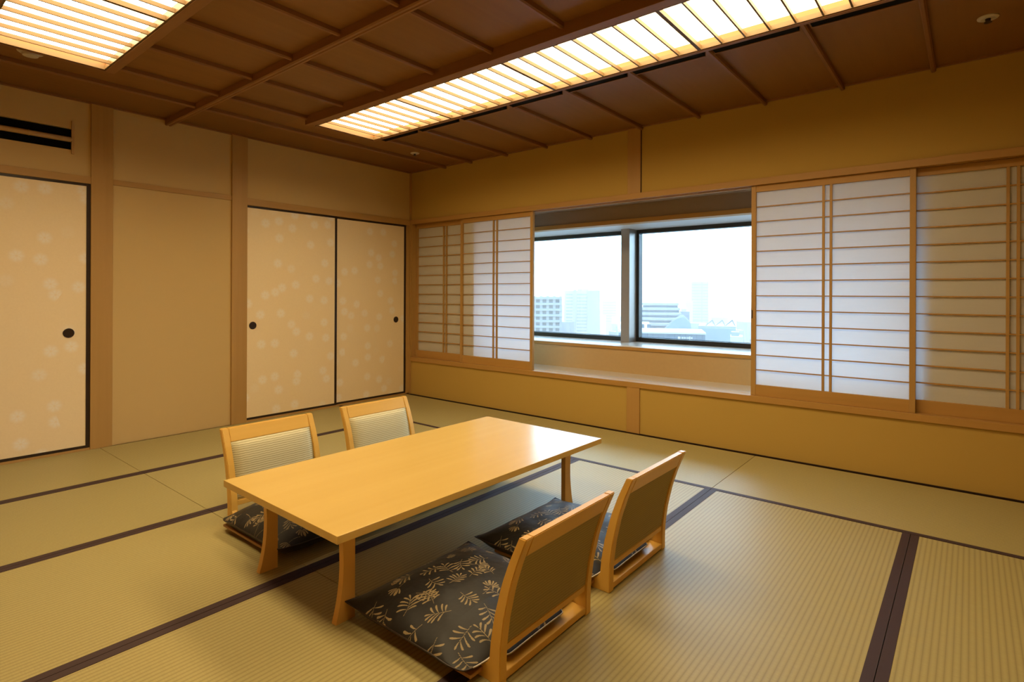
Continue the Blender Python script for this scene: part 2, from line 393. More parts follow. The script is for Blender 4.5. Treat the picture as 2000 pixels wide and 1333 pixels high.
# unseen walls close the room
struct(box('wall_right', (X1, X1 + 0.1, Y1 - 0.1, 0.1, -0.05, H + 0.2), M_wallR), 'side wall with golden light put into its colour')
struct(box('wall_behind', (-0.1, X1 + 0.1, Y1 - 0.1, Y1, -0.05, H + 0.2), M_cedarX), 'wood-toned wall facing the windows, darkened to lower bounced light')  # unseen wall, toned darker to lower the bounced light in the room

# ------------------------------------------------------------------ sliding paper doors
def fusuma(n, y0, y1, z1, pull_y, x, label, edges):
    d = struct(box('door_%d' % n, (x - 0.016, x, y0, y1, 0.018, z1), M_fus), label)
    e = 0.018
    box('edge_rail', (x - 0.018, x + 0.003, y0, y1, z1 - e, z1), M_dark, d)
    box('edge_rail', (x - 0.018, x + 0.003, y0, y1, 0.018, 0.018 + e), M_dark, d)
    if 'r' in edges: box('edge_stile', (x - 0.018, x + 0.004, y1 - 0.024, y1, 0.018, z1), M_dark, d)
    if 'l' in edges: box('edge_stile', (x - 0.018, x + 0.004, y0, y0 + 0.008, 0.018, z1), M_dark, d)
    if pull_y is not None:
        p = lathe('door_pull', [(0.030, 0.0), (0.034, 0.0035), (0.031, 0.0045), (0.027, 0.001), (0.001, 0.0006)], M_dark, (x, pull_y, 0.862), d, 32, 'X')
    return d
fusuma(1, -3.97, -3.046, 1.949, -3.172, 0.006, 'cream paper sliding door left of the wide post', 'rl')
fusuma(2, -1.894, -0.975, 1.938, -1.84, 0.006, 'left cream paper door of the pair in the corner', 'r')
fusuma(3, -0.995, -0.061, 1.938, -0.20, -0.012, 'right cream paper door of the pair in the corner', 'rl')
fusuma(4, -4.93, -3.95, 1.949, None, -0.012, 'cream paper sliding door outside the left edge of view', 'r')

# ------------------------------------------------------------------ ceiling
ce = struct(box('ceiling', (-0.1, X1 + 0.1, Y1 - 0.1, 0.1, 2.70, 2.80), M_batX), 'brown coffered board ceiling')
BX = [0.0, 0.575] + [0.964 + 0.4835 * i for i in range(9)] + [X1]
rows = [(0.0, -1.085), (-1.225, -1.885), (-1.885, -2.505), (-2.555, -3.155), (-3.155, -3.85), (-3.85, Y1)]
for ri, (ya, yb) in enumerate(rows):
    for i in range(len(BX) - 1):
        a, b = BX[i], BX[i + 1]
        if ri in (1, 4) and b > 0.99 and a < 4.80: continue
        ya2 = ya
        box('ceiling_board', (a, b, yb, ya2, H, H + 0.012), M_ceil, ce)
for i in range(len(BX) - 1):   # strip behind the first lamp, with the air slots
    a, b = BX[i], BX[i + 1]
    box('ceiling_board', (a, b, -1.15, -1.085, H, H + 0.012), M_ceil, ce)
    if 0.9 < a < 4.8:
        box('air_slot', (a + 0.045, b - 0.014, -1.222, -1.150, 2.500, H + 0.012), M_black, ce); box('slot_rim', (a + 0.040, b - 0.012, -1.150, -1.144, 2.496, H), M_batX, ce)
    else: box('ceiling_board', (a, b, -1.225, -1.15, H, H + 0.012), M_ceil, ce)
def batten(x, y0, y1, w=0.026, h=0.032):
    pts = [(x - w / 2, H), (x - w / 2, H - h + 0.008), (x - w / 2 + 0.006, H - h), (x + w / 2 - 0.006, H - h), (x + w / 2, H - h + 0.008), (x + w / 2, H)]
    prism('batten', pts, 'Y', y0, y1, M_batY, ce)
batten(0.575, Y1, 0.0, 0.03)
for x in BX[2:-1]:
    batten(x, -1.222, 0.0); batten(x, -2.505, -1.885); batten(x, -3.155, -2.555)
    batten(x, Y1, -3.85)
pts = [(-2.506, H), (-2.506, H - 0.045), (-2.513, H - 0.052), (-2.524, H - 0.052), (-2.527, H - 0.047), (-2.533, H - 0.047), (-2.536, H - 0.052), (-2.547, H - 0.052), (-2.554, H - 0.045), (-2.554, H)]
prism('beam', pts, 'X', 0.0, X1, M_batX, ce)
box('crown_strip', (0.0, 0.028, Y1, 0.0, H - 0.012, H), M_batY, ce)
box('crown_strip', (0.0, X1, -0.022, 0.0, H - 0.010, H), M_batX, ce)

def ceiling_lamp(ynear, yfar, label, flip=False):
    """glazed opening between ynear (towards the back of the room) and yfar"""
    L0, L1 = 0.978, 4.825
    o = tag(empty('ceiling_light', ((L0 + L1) / 2, (ynear + yfar) / 2, 2.485)), label, 'ceiling light', 'lattice light panels in the ceiling')
    P = lambda ob: local(ob, o)
    so, si = (0.080, 0.026)
    if not flip:
        P(box('frame_rail', (L0 - 0.035, L1 + 0.035, ynear - so, ynear - 0.055, 2.482, 2.612), M_batX, bevel=0.002))
        P(box('frame_rail', (L0 - 0.02, L1 + 0.02, ynear - 0.055, ynear, 2.492, 2.612), M_batX, bevel=0.002))
        P(box('frame_rail', (L0 - 0.02, L1 + 0.02, yfar, yfar + si, 2.488, 2.612), M_batX, bevel=0.002))
    else:
        P(box('frame_rail', (L0 - 0.02, L1 + 0.02, ynear - 0.052, ynear, 2.488, 2.612), M_batX, bevel=0.002))
        P(box('frame_rail', (L0 - 0.02, L1 + 0.02, yfar, yfar + 0.05, 2.488, 2.612), M_batX, bevel=0.002))
    P(box('frame_end', (L0 - 0.02, L0 - 0.004, ynear, yfar, 2.488, 2.612), M_batY, bevel=0.002))
    P(box('frame_end', (L1 + 0.004, L1 + 0.02, ynear, yfar, 2.488, 2.612), M_batY, bevel=0.002))
    P(box('lamp_box', (L0 - 0.02, L1 + 0.02, ynear - 0.02, yfar + 0.02, 2.66, 2.67), M_white))
    for k_ in range(4):
        a = L0 + k_ * 0.9615; b = a + 0.9615
        P(box('diffuser', (a + 0.004, b - 0.004, ynear, yfar, 2.546, 2.552), M_lamp))
        # module rim and seven cross slats
        e = 0.010
        P(box('module_rim', (a + 0.001, a + e, ynear, yfar, 2.492, 2.516), M_lightwood)); P(box('module_rim', (b - e, b - 0.001, ynear, yfar, 2.492, 2.516), M_lightwood))
        P(box('module_rim', (a + e, b - e, ynear, ynear + 0.010, 2.492, 2.516), M_lightwood)); P(box('module_rim', (a + e, b - e, yfar - 0.010, yfar, 2.492, 2.516), M_lightwood))
        for j in range(1, 8):
            x = a + j * 0.9615 / 8
            P(box('slat', (x - 0.0045, x + 0.0045, ynear + 0.010, yfar - 0.010, 2.494, 2.514), M_lightwood))
    return o
ceiling_lamp(-1.805, -1.252, 'long glowing lattice ceiling light nearest the window wall')
ceiling_lamp(-3.765, -3.212, 'glowing lattice ceiling light at the upper left, farther from the windows', True)

def sprinkler(x, y, label):
    o = tag(empty('sprinkler', (x, y, H)), label, 'sprinkler', 'ceiling sprinklers')
    local(lathe('flange', [(0.044, 0.0), (0.043, -0.005), (0.030, -0.010), (0.022, -0.008)], M_white, (x, y, H), None, 28), o)
    local(lathe('nozzle', [(0.012, -0.006), (0.010, -0.020), (0.016, -0.024), (0.016, -0.027)], M_dark, (x, y, H), None, 16), o)
sprinkler(0.74, -0.58, 'small round sprinkler near the far room corner')
sprinkler(5.075, -0.60, 'small round sprinkler at the upper right beside the last batten')
o = tag(empty('smoke_detector', (0.80, -3.53, H)), 'pale round smoke detector beside the left end of the upper left light', 'smoke detector')
local(lathe('base_ring', [(0.062, 0.0), (0.060, -0.010), (0.046, -0.018)], M_white, (0.80, -3.53, H), None, 32), o)
local(lathe('sensor_cap', [(0.040, -0.018), (0.036, -0.030), (0.010, -0.034)], M_white, (0.80, -3.53, H), None, 32), o)

# ------------------------------------------------------------------ window niche and windows
nb = struct(box('trim_14', (0.975, 4.80, 0.115, 0.46, 0.395, 0.421), M_ledge), 'pale shelf board between screens and windows')
n = struct(box('wall_niche', (0.90, 4.90, 0.46, 0.56, 0.35, 0.640), M_niche), 'low panelled wall under the window ledge')
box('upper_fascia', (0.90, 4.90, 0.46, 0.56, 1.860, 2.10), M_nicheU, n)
box('niche_side', (0.90, 0.975, 0.16, 0.50, 0.35, 2.05), M_niche, n)
box('niche_side', (4.775, 4.88, 0.16, 0.50, 0.35, 2.05), M_niche, n)
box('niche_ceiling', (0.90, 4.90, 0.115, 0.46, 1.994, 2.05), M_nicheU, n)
struct(box('trim_15', (0.90, 4.90, 0.448, 0.56, 1.820, 1.860), M_cedarX, bevel=0.002), 'wooden rail along the upper edge of the window recess')
struct(box('trim_16', (0.90, 4.90, 0.448, 0.58, 0.638, 0.668), M_cedarX, bevel=0.002), 'wooden nosing of the window ledge')
struct(box('trim_17', (-0.2, 5.9, 0.58, 1.08, 0.60, 0.668), M_ledge), 'glossy white window ledge')
struct(box('trim_18', (-0.2, 5.9, 0.56, 1.12, 1.825, 1.90), M_soffit), 'white soffit above the windows')
w = struct(box('wall_outer', (-0.3, 6.0, 1.02, 1.14, -1.2, 0.60), M_soffit), 'outer wall under the windows')
box('side_wall', (-0.3, -0.2, 0.16, 1.14, 0.3, 2.3), M_soffit, w); box('side_wall', (5.9, 6.0, 0.16, 1.14, 0.3, 2.3), M_soffit, w)
box('head_wall', (-0.3, 6.0, 1.02, 1.14, 1.90, 4.0), M_soffit, w)
def window(nm, x0, x1, label):
    w_ = struct(empty(nm, ((x0 + x1) / 2, 1.07, 0.668)), label)
    P = lambda o_: local(o_, w_)
    P(box('frame_rail', (x0, x1, 1.045, 1.12, 0.668, 0.712), M_alu, bevel=0.003)); P(box('frame_rail', (x0, x1, 1.045, 1.12, 1.786, 1.825), M_alu, bevel=0.003))
    P(box('frame_stile', (x0, x0 + 0.046, 1.045, 1.12, 0.712, 1.786), M_alu)); P(box('frame_stile', (x1 - 0.046, x1, 1.045, 1.12, 0.712, 1.786), M_alu))
    P(box('gasket', (x0 + 0.046, x1 - 0.046, 1.078, 1.084, 0.712, 0.716), M_black))
    P(box('pane', (x0 + 0.046, x1 - 0.046, 1.088, 1.096, 0.712, 1.786), M_glass))
window('window_1', -0.2, 2.262, 'left fixed window overlooking the hazy city')
window('window_2', 2.312, 5.9, 'right fixed window overlooking the hazy city')
struct(box('trim_19', (2.235, 2.330, 0.885, 1.045, 0.668, 1.825), M_pillar, bevel=0.003), 'grey metal pillar between the two windows')

# ------------------------------------------------------------------ shoji screens
def shoji(x0, x1, y, label, handle=None):
    """screen with its room-side face at y"""
    o = tag(empty('shoji_screen', ((x0 + x1) / 2, y, 0.424)), label, 'paper screen', 'sliding paper screens at the windows')
    P = lambda ob: local(ob, o)
    z0, z1, d = 0.4245, 1.951, 0.030
    P(box('stile', (x0, x0 + 0.032, y, y + d, z0, z1), M_cedarZ, bevel=0.002)); P(box('stile', (x1 - 0.032, x1, y, y + d, z0, z1), M_cedarZ, bevel=0.002))
    P(box('top_rail', (x0 + 0.032, x1 - 0.032, y + 0.002, y + d - 0.002, 1.905, z1), M_cedarX, bevel=0.0015))
    P(box('bottom_rail', (x0 + 0.032, x1 - 0.032, y + 0.002, y + d - 0.002, z0, 0.503), M_cedarX, bevel=0.0015))
    P(box('paper', (x0 + 0.030, x1 - 0.030, y + 0.0195, y + 0.0205, 0.500, 1.908), M_shoji))
    ia, ib = x0 + 0.032, x1 - 0.032; zs = 0.503; ze = 1.905; st = (ze - zs) / 13.0
    for i in range(1, 13):
        z = zs + st * i
        P(box('lattice_bar', (ia, ib, y + 0.006, y + 0.0195, z - 0.0036, z + 0.0036), M_cedarX))
    mid = (x0 + x1) / 2
    for dx in (-0.0225, 0.0225):
        P(box('lattice_bar', (mid + dx - 0.0075, mid + dx + 0.0075, y + 0.004, y + 0.0195, zs, ze), M_cedarZ))
    if handle is not None:
        P(box('finger_catch', (handle - 0.004, handle + 0.004, y - 0.0012, y + 0.004, 0.985, 1.045), M_dark))
    return o
shoji(0.795, 1.763, 0.010, 'paper screen just left of the open window, partly backlit by daylight')
shoji(0.030, 0.985, 0.054, 'dim paper screen in the room corner, behind its neighbour')
shoji(3.768, 4.748, 0.010, 'evenly backlit paper screen just right of the open window', 3.776)
shoji(4.712, 5.690, 0.054, 'dim paper screen cut by the right edge of the picture')

# ------------------------------------------------------------------ low table
tb = tag(empty('low_table', (3.030, -2.413, 0.0), math.radians(-0.8)), 'long low honey-coloured wooden table in the middle of the mats', 'table')
hx, hy = 0.420, 0.814
tp = box('tabletop', (-hx, hx, -hy, hy, 0.345, 0.372), M_table, tb, bevel=0.0015)
def leg_prof(z):   # outer edge offset: flares at foot and top
    t_ = z / 0.345
    return 0.0225 * (4 * (t_ - 0.58) ** 2) if t_ < 0.58 else 0.06 * (t_ - 0.58) ** 2
for sx_ in (-1, 1):
    for sy_ in (-1, 1):
        pts = []
        yo, yi = 0.705, 0.658
        for i in range(13):
            z = 0.345 * i / 12; pts.append((sy_ * (yo + leg_prof(z)), z))
        pts += [(sy_ * yi, 0.345), (sy_ * yi, 0.0)]
        xa = sx_ * 0.278
        prism('leg', pts, 'X', xa - 0.013, xa + 0.013, M_leg, tb)

# ------------------------------------------------------------------ legless chairs
def back_off(z):
    pts = [(0, 0), (0.06, 0.0), (0.12, 0.003), (0.2, 0.014), (0.3, 0.037), (0.38, 0.064), (0.46, 0.098)]
    for (a, b), (c, d) in zip(pts, pts[1:]):
        if z <= c: return b + (d - b) * (z - a) / (c - a)
    return pts[-1][1]
import itertools
def sweep_back(name, y0, y1, z0, z1, f0, f1, mat, parent, n=14, ny=1, bulge=0.0, bevel=0.0):
    """curved slab following the backrest: from x=-f0 (front) to x=-f1 (rear) of the rear face line; local frame: chair faces -x, rear at x=0"""
    V, F = [], []
    cols = ny + 1
    for i in range(n + 1):
        z = z0 + (z1 - z0) * i / n; o_ = back_off(z)
        for j in range(cols):
            y = y0 + (y1 - y0) * j / ny
            u = 2 * j / ny - 1 if ny > 1 else 1.0; w_ = 2 * i / n - 1
            bl = bulge * max(0.0, (1 - abs(u) ** 6)) ** 0.5 * max(0.0, (1 - abs(w_) ** 6)) ** 0.5 if ny > 1 else 0.0
            V.append((o_ - f0 - bl, y, z))
        for j in range(cols):
            V.append((o_ - f1, y0 + (y1 - y0) * j / ny, z))
    R = 2 * cols
    for i in range(n):
        for j in range(cols - 1):
            F.append((i * R + j, i * R + j + 1, (i + 1) * R + j + 1, (i + 1) * R + j))
            F.append((i * R + cols + j, i * R + cols + j + 1, (i + 1) * R + cols + j + 1, (i + 1) * R + cols + j))
        F.append((i * R, i * R + cols, (i + 1) * R + cols, (i + 1) * R)); F.append((i * R + cols - 1, i * R + 2 * cols - 1, (i + 1) * R + 2 * cols - 1, (i + 1) * R + cols - 1))
    F.append(tuple(range(cols)) + tuple(range(2 * cols - 1, cols - 1, -1)))
    b = n * R; F.append(tuple(b + q for q in range(cols)) + tuple(b + q for q in range(2 * cols - 1, cols - 1, -1)))
    o = mesh(name, V, F, mat, parent, smooth=False)
    if bevel:
        bm = bmesh.new(); bm.from_mesh(o.data); es = [e for e in bm.edges if len(e.link_faces) == 2 and e.calc_face_angle(0) > 0.8]
        bmesh.ops.bevel(bm, geom=es, offset=bevel, segments=2, affect='EDGES'); bm.to_mesh(o.data); bm.free()
    if ny > 1:
        for p in o.data.polygons: p.use_smooth = abs(p.normal.x) > 0.3
    return o
def make_chair():
    c = empty('legless_chair', (0, 0, 0))
    W_ = 0.255
    for s in (-1, 1):
        # stile: thick at the base, curved back
        y0, y1 = sorted((s * W_, s * (W_ - 0.034)))
        V, F = [], []; n_ = 16
        for i in range(n_ + 1):
            z = 0.46 * i / n_; o_ = back_off(z); th = 0.046 - 0.018 * i / n_
            V += [(o_, y0, z), (o_, y1, z), (o_ - th, y1, z), (o_ - th, y0, z)]
            if i: 
                a = (i - 1) * 4; F += [(a + q, a + (q + 1) % 4, a + 4 + (q + 1) % 4, a + 4 + q) for q in range(4)]
        F += [(0, 1, 2, 3), tuple(n_ * 4 + q for q in range(4))]
        o = mesh('stile', V, F, M_chair, c)
        bm = bmesh.new(); bm.from_mesh(o.data); es = [e for e in bm.edges if len(e.link_faces) == 2 and e.calc_face_angle(0) > 0.8]
        bmesh.ops.bevel(bm, geom=es, offset=0.003, segments=2, affect='EDGES'); bm.to_mesh(o.data); bm.free()
    sweep_back('top_rail', -W_ + 0.034, W_ - 0.034, 0.392, 0.459, 0.028, 0.000, M_chairY, c, 6, bevel=0.003)
    sweep_back('lower_rail', -W_ + 0.034, W_ - 0.034, 0.088, 0.112, 0.036, 0.006, M_chairY, c, 3, bevel=0.002)
    sweep_back('backrest', -W_ + 0.035, W_ - 0.035, 0.112, 0.392, 0.026, 0.012, M_front, c, 16, 12, bulge=0.016)
    rp = sweep_back('rear_cover', -W_ + 0.036, W_ - 0.036, 0.114, 0.390, 0.012, 0.0055, M_back, c, 14)
    rp['label'] = 'olive ribbed cloth on the back of the backrest'
    # base: rear board, side runners and seat plate
    box('base_board', (-0.075, -0.003, -W_ + 0.030, W_ - 0.030, 0.006, 0.030), M_chairY, c, bevel=0.003)
    for s in (-1, 1):
        pts = [(-0.51, 0.012), (-0.50, 0.004), (-0.05, 0.0), (-0.04, 0.0), (-0.04, 0.075), (-0.055, 0.050), (-0.10, 0.030), (-0.20, 0.022), (-0.50, 0.020)]
        y0, y1 = sorted((s * (W_ - 0.004), s * (W_ - 0.026)))
        prism('side_runner', pts, 'Y', y0, y1, M_chair, c)
    box('seat_plate', (-0.545, -0.070, -0.306, 0.306, 0.020, 0.032), M_plate, c, bevel=0.003)
    return c

# cushion with woven leaf pattern
def leaf_print(N, size, seed):
    rng = np.random.RandomState(seed)
    g = (np.arange(N) + 0.5) / N * size - size / 2
    Xg, Yg = np.meshgrid(g, g, indexing='ij'); out = np.zeros((N, N))
    def leaf(bx, by, ang, ln, wd, bend):
        r = ln * 1.25
        m = (abs(Xg - bx) < r) & (abs(Yg - by) < r)
        if not m.any(): return
        dx, dy = Xg[m] - bx, Yg[m] - by
        u = dx * math.cos(ang) + dy * math.sin(ang); v_ = -dx * math.sin(ang) + dy * math.cos(ang)
        s = u / ln; v_ = v_ - bend * ln * s * s
        ok = (s > 0) & (s < 1)
        sc_ = np.clip(s, 0, 1); w_ = np.where(ok, wd * (0.18 + 0.95 * sc_ ** 1.1) * np.sqrt(np.clip(1 - sc_ ** 7, 0, 1)), 0)
        val = np.clip((w_ - np.abs(v_)) / 0.0012 + 0.5, 0, 1) * ok
        out[m] = np.maximum(out[m], val)
    def stroke(pts, wd):
        for (ax, ay), (bx, by) in zip(pts, pts[1:]):
            mx = (Xg > min(ax, bx) - 0.004) & (Xg < max(ax, bx) + 0.004) & (Yg > min(ay, by) - 0.004) & (Yg < max(ay, by) + 0.004)
            if not mx.any(): continue
            L2 = (bx - ax) ** 2 + (by - ay) ** 2 + 1e-12
            t_ = np.clip(((Xg[mx] - ax) * (bx - ax) + (Yg[mx] - ay) * (by - ay)) / L2, 0, 1)
            d = np.hypot(Xg[mx] - ax - t_ * (bx - ax), Yg[mx] - ay - t_ * (by - ay))
            out[mx] = np.maximum(out[mx], np.clip((wd - d) / 0.0010 + 0.5, 0, 1))
    cells = 7; st = size / cells
    for i in range(cells):
        for j in range(cells):
            cx = -size / 2 + (i + 0.5 + (0.25 if j % 2 else -0.25)) * st + rng.uniform(-0.012, 0.012); cy = -size / 2 + (j + 0.5) * st + rng.uniform(-0.012, 0.012)
            a0 = rng.uniform(0, 2 * math.pi); k_ = rng.choice([5, 6, 7]); cv = rng.uniform(-9, 9); ln0 = rng.uniform(0.031, 0.041)
            kind = rng.randint(3); k_ = rng.randint(6, 9)
            if kind < 2:       # curved stem with blunt leaflets fanning off both sides
                p = [(cx, cy)]; a = a0; st_ = 0.0046
                for q in range(15):
                    a += cv * 0.006; p.append((p[-1][0] + st_ * math.cos(a), p[-1][1] + st_ * math.sin(a)))
                stroke(p, 0.0009)
                for q in range(k_):
                    idx = min(4 + int(q * 11 / k_), 14); side = 1 if q % 2 else -1; th = a + side * (1.15 - 0.09 * q)
                    bx, by = p[idx][0] + 0.003 * math.cos(th), p[idx][1] + 0.003 * math.sin(th)
                    leaf(bx, by, th, ln0 * (0.62 + 0.38 * math.sin(math.pi * (q + 1) / (k_ + 1))), 0.0043, side * 0.22)
                leaf(p[-1][0], p[-1][1], a, ln0 * 0.6, 0.0040, 0.15)
            else:              # open fan of leaflets on a trailing stem
                for q in range(k_):
                    th = a0 + (q - (k_ - 1) / 2) * 0.40
                    leaf(cx + 0.006 * math.cos(th), cy + 0.006 * math.sin(th), th, ln0 * (0.95 - 0.05 * abs(q - k_ / 2)), 0.0038, -0.2 * (1 if q > k_ / 2 else -1))
                p = [(cx, cy)]; a = a0 + math.pi
                for q in range(9):
                    a += cv * 0.008; p.append((p[-1][0] + 0.0062 * math.cos(a), p[-1][1] + 0.0062 * math.sin(a)))
                stroke(p, 0.0009)
    return out
CS, CL = 0.625, 0.582       # width across, depth front to rear
def cush_xy(u, v_):
    """u: -1 front .. 1 rear, v: -1..1 across; front corners drawn to points, rear corners rounded against the stiles"""
    pin = 0.028
    f = (1 + u) / 2
    hx_ = CL / 2 * (1 - pin * (1 - v_ * v_))
    hy_ = CS / 2 * (1 - pin * (1 - u * u))
    k_ = max(0.0, (u - 0.72) / 0.28); hy_ *= 1 - 0.06 * k_ ** 2.6
    x = u * hx_ - (0.022 * abs(v_) ** 7 * f ** 3)
    b_ = min(1.0, max(0.0, (0.60 - abs(v_)) / 0.12)); x += 0.036 * f ** 9 * b_ * b_ * (3 - 2 * b_)   # pushes out between the stiles
    return x - CL / 2 - 0.054, v_ * hy_
def cush_z(u, v_, top):
    e = max(0.0, 1 - abs(u) ** 3.2) ** 0.75 * max(0.0, 1 - abs(v_) ** 3.2) ** 0.75
    x, _ = cush_xy(u, v_); rear = min(1.0, max(0.0, (x + 0.20) / 0.15))
    ht = 0.074 * (1 - 0.22 * rear)
    wr = 0.0035 * math.sin(9 * u + 4 * v_) * math.sin(7 * v_ + 1.3) * e
    seam = 0.058 - 0.006 * rear + 0.012 * (abs(u * v_)) ** 3 * (1 - rear)
    return seam + (ht + 0 * wr) * e + wr if top else seam - (seam - 0.0335) * min(1.0, e * 4.5)
def make_cushion():
    N = 300; pr = leaf_print(N + 1, 0.62, 11)
    V = np.zeros(((N + 1) ** 2, 3)); uu = np.linspace(-1, 1, N + 1)
    idx = 0
    for i in range(N + 1):
        for j in range(N + 1):
            x, y = cush_xy(uu[i], uu[j]); V[idx] = (x, y, cush_z(uu[i], uu[j], True)); idx += 1
    a = np.arange(N)[:, None] * (N + 1) + np.arange(N)[None, :]; a = a.ravel()
    F = np.stack([a, a + N + 1, a + N + 2, a + 1], 1)
    n2 = 30; b0 = len(V); V2 = []
    u2 = np.linspace(-1, 1, n2 + 1)
    for i in range(n2 + 1):
        for j in range(n2 + 1):
            x, y = cush_xy(u2[i], u2[j]); V2.append((x, y, cush_z(u2[i], u2[j], False)))
    a2 = (np.arange(n2)[:, None] * (n2 + 1) + np.arange(n2)[None, :]).ravel() + b0
    F2 = np.stack([a2, a2 + 1, a2 + n2 + 2, a2 + n2 + 1], 1)
    V = np.vstack([V, np.array(V2)]); F = np.vstack([F, F2])
    me = bpy.data.meshes.new('floor_cushion'); me.from_pydata(V.tolist(), [], F.tolist()); me.materials.append(M_cush)
    me.polygons.foreach_set('use_smooth', [True] * len(me.polygons))
    at = me.attributes.new('print', 'FLOAT', 'POINT'); at.data.foreach_set('value', np.concatenate([pr.ravel(), np.zeros(len(V2))]))
    o = bpy.data.objects.new('floor_cushion', me); COL.objects.link(o)
    # seam piping
    path = [(-1 + 2 * i / 40, -1) for i in range(40)] + [(1, -1 + 2 * i / 40) for i in range(40)] + [(1 - 2 * i / 40, 1) for i in range(40)] + [(-1, 1 - 2 * i / 40) for i in range(40)]
    P = [Vector((*cush_xy(u, v_), cush_z(u, v_, True))) for u, v_ in path]
    Vp, Fp = [], []; m = len(P); ns = 6
    for i, p in enumerate(P):
        t_ = (P[(i + 1) % m] - P[i - 1]).normalized(); s = t_.cross(Vector((0, 0, 1))).normalized(); u_ = s.cross(t_)
        for q in range(ns):
            an = 2 * math.pi * q / ns; Vp.append(p + s * 0.0024 * math.cos(an) + u_ * 0.0024 * math.sin(an))
    for i in range(m):
        for q in range(ns): Fp.append((i * ns + q, i * ns + (q + 1) % ns, ((i + 1) % m) * ns + (q + 1) % ns, ((i + 1) % m) * ns + q))
    pp = mesh('piping', Vp, Fp, [M_dark, M_pipe], o, smooth=True)
    for poly in pp.data.polygons:
        if poly.center.x > -0.09 and abs(poly.center.y) < 0.27: poly.material_index = 1
    return o
chair0 = make_chair(); cush0 = make_cushion()
spots = [((3.948, -2.768, 0), 0.0, 'legless wooden chair nearest the camera, its olive back turned to it', 'dark leaf-patterned floor cushion on the chair nearest the camera', -0.035),
         ((3.938, -2.105, 0), 0.0, 'legless wooden chair on the window side of the table, right of the nearest chair', 'dark leaf-patterned floor cushion under the right corner of the table', -0.02),
         ((2.135, -2.745, 0), math.pi, 'legless wooden chair at the far left of the table, sage backrest facing camera', 'dark leaf-patterned cushion below the left end of the table', -0.012),
         ((2.125, -2.035, 0), math.pi, 'legless wooden chair across the table, nearest the room corner', 'dark cushion hidden behind the table on the chair nearest the corner', 0.0)]
for i, (p, rz, lab, labc, dy) in enumerate(spots):
    c = chair0 if i == 0 else copy_tree(chair0)
    c.location = p; c.rotation_euler = (0, 0, rz); tag(c, lab, 'chair', 'legless chairs at the low table')
    q = cush0 if i == 0 else copy_tree(cush0)
    q.location = (p[0], p[1] + dy, 0.0); q.rotation_euler = (0, 0, rz); q.scale = (1, 1, 1.22 if i == 2 else 1); q.location.z = -0.007 if i == 2 else 0.0; tag(q, labc, 'cushion', 'floor cushions on the chairs')

# ------------------------------------------------------------------ the city below, in haze
GZ = -68.0
M_conc = plain('pale_concrete', (0.106, 0.113, 0.121, 1), 0.8, 0.2)
M_concD = plain('grey_concrete', (0.065, 0.076, 0.086, 1), 0.8, 0.2)
M_blueglass = plain('blue_facade_glass', (0.025, 0.046, 0.063, 1), 0.25, 0.5)
M_teal = plain('dark_teal_facade', (0.006, 0.030, 0.048, 1), 0.35, 0.5)
M_wroof = plain('white_roof_membrane', (0.181, 0.187, 0.191, 1), 0.7, 0.2)
M_groof = plain('grey_green_roof', (0.076, 0.101, 0.106, 1), 0.6, 0.3)
M_sign = plain('white_sign_letters', (0.214, 0.222, 0.227, 1), 0.6)
struct(box('ground', (-5000, 5000, 1.3, 6000, GZ - 1, GZ), plain('city_ground', (0.050, 0.058, 0.061, 1), 0.9, 0.1)), 'hazy city ground far below')
def place(az, d):
    a = math.radians(az); return CAM.x + d * math.sin(a), CAM.y + d * math.cos(a)
def bldg(name, az0, az1, d, el, label, rot=None, depth=20.0, mat=None, cat='building', group=None):
    """box building that spans two compass angles seen from the room, roof at slope el"""
    azm = (az0 + az1) / 2; x, y = place(azm, d + depth / 2); wd = d * math.radians(az1 - az0)
    top = CAM.z + el * d
    e = tag(empty(name, (x, y, GZ), math.radians(-azm) if rot is None else math.radians(rot)), label, cat, group)
    box('walls', (-wd / 2, wd / 2, -depth / 2, depth / 2, 0, top - GZ), mat or M_conc, e)
    return e, wd, depth, top - GZ
# balcony block on the left
e, wd, dp, ht = bldg('apartment_block', -39.6, -34.3, 300, -0.0055, 'pale balconied apartment block at the left edge of the left window', depth=22, mat=M_blueglass)
for k_ in range(21):
    z = ht - 1.1 - 3.05 * k_
    box('balcony_slab', (-wd / 2 - 0.5, wd / 2 + 0.5, -dp / 2 - 1.6, dp / 2, z, z + 1.25), M_conc, e)
for k_ in range(9):
    x = -wd / 2 + wd * k_ / 8; box('pier', (x - 0.7, x + 0.7, -dp / 2 - 1.2, -dp / 2 + 0.4, 0, ht + 0.6), M_conc, e)
# tower with lattice mast
e, wd, dp, ht = bldg('mast_tower', -35.95, -34.6, 1050, 0.0228, 'faint tower behind the apartment block, carrying a tall lattice mast', depth=30)
box('annex', (-wd / 2 - 9, -wd / 2, -12, 12, 0, ht - 22), M_conc, e)
m = box('mast_core', (-wd / 2 - 6, -wd / 2 - 3, -2, 2, ht - 22, CAM.z + 0.0775 * 1050 - GZ), M_concD, e)
for k_ in range(9):
    z = ht + 4 + k_ * 5.6; r = 6.2 - 0.25 * k_
    box('mast_platform', (-wd / 2 - 4.5 - r / 1.2, -wd / 2 - 4.5 + r / 1.2, -4, 4, z, z + 1.6), M_concD, e)
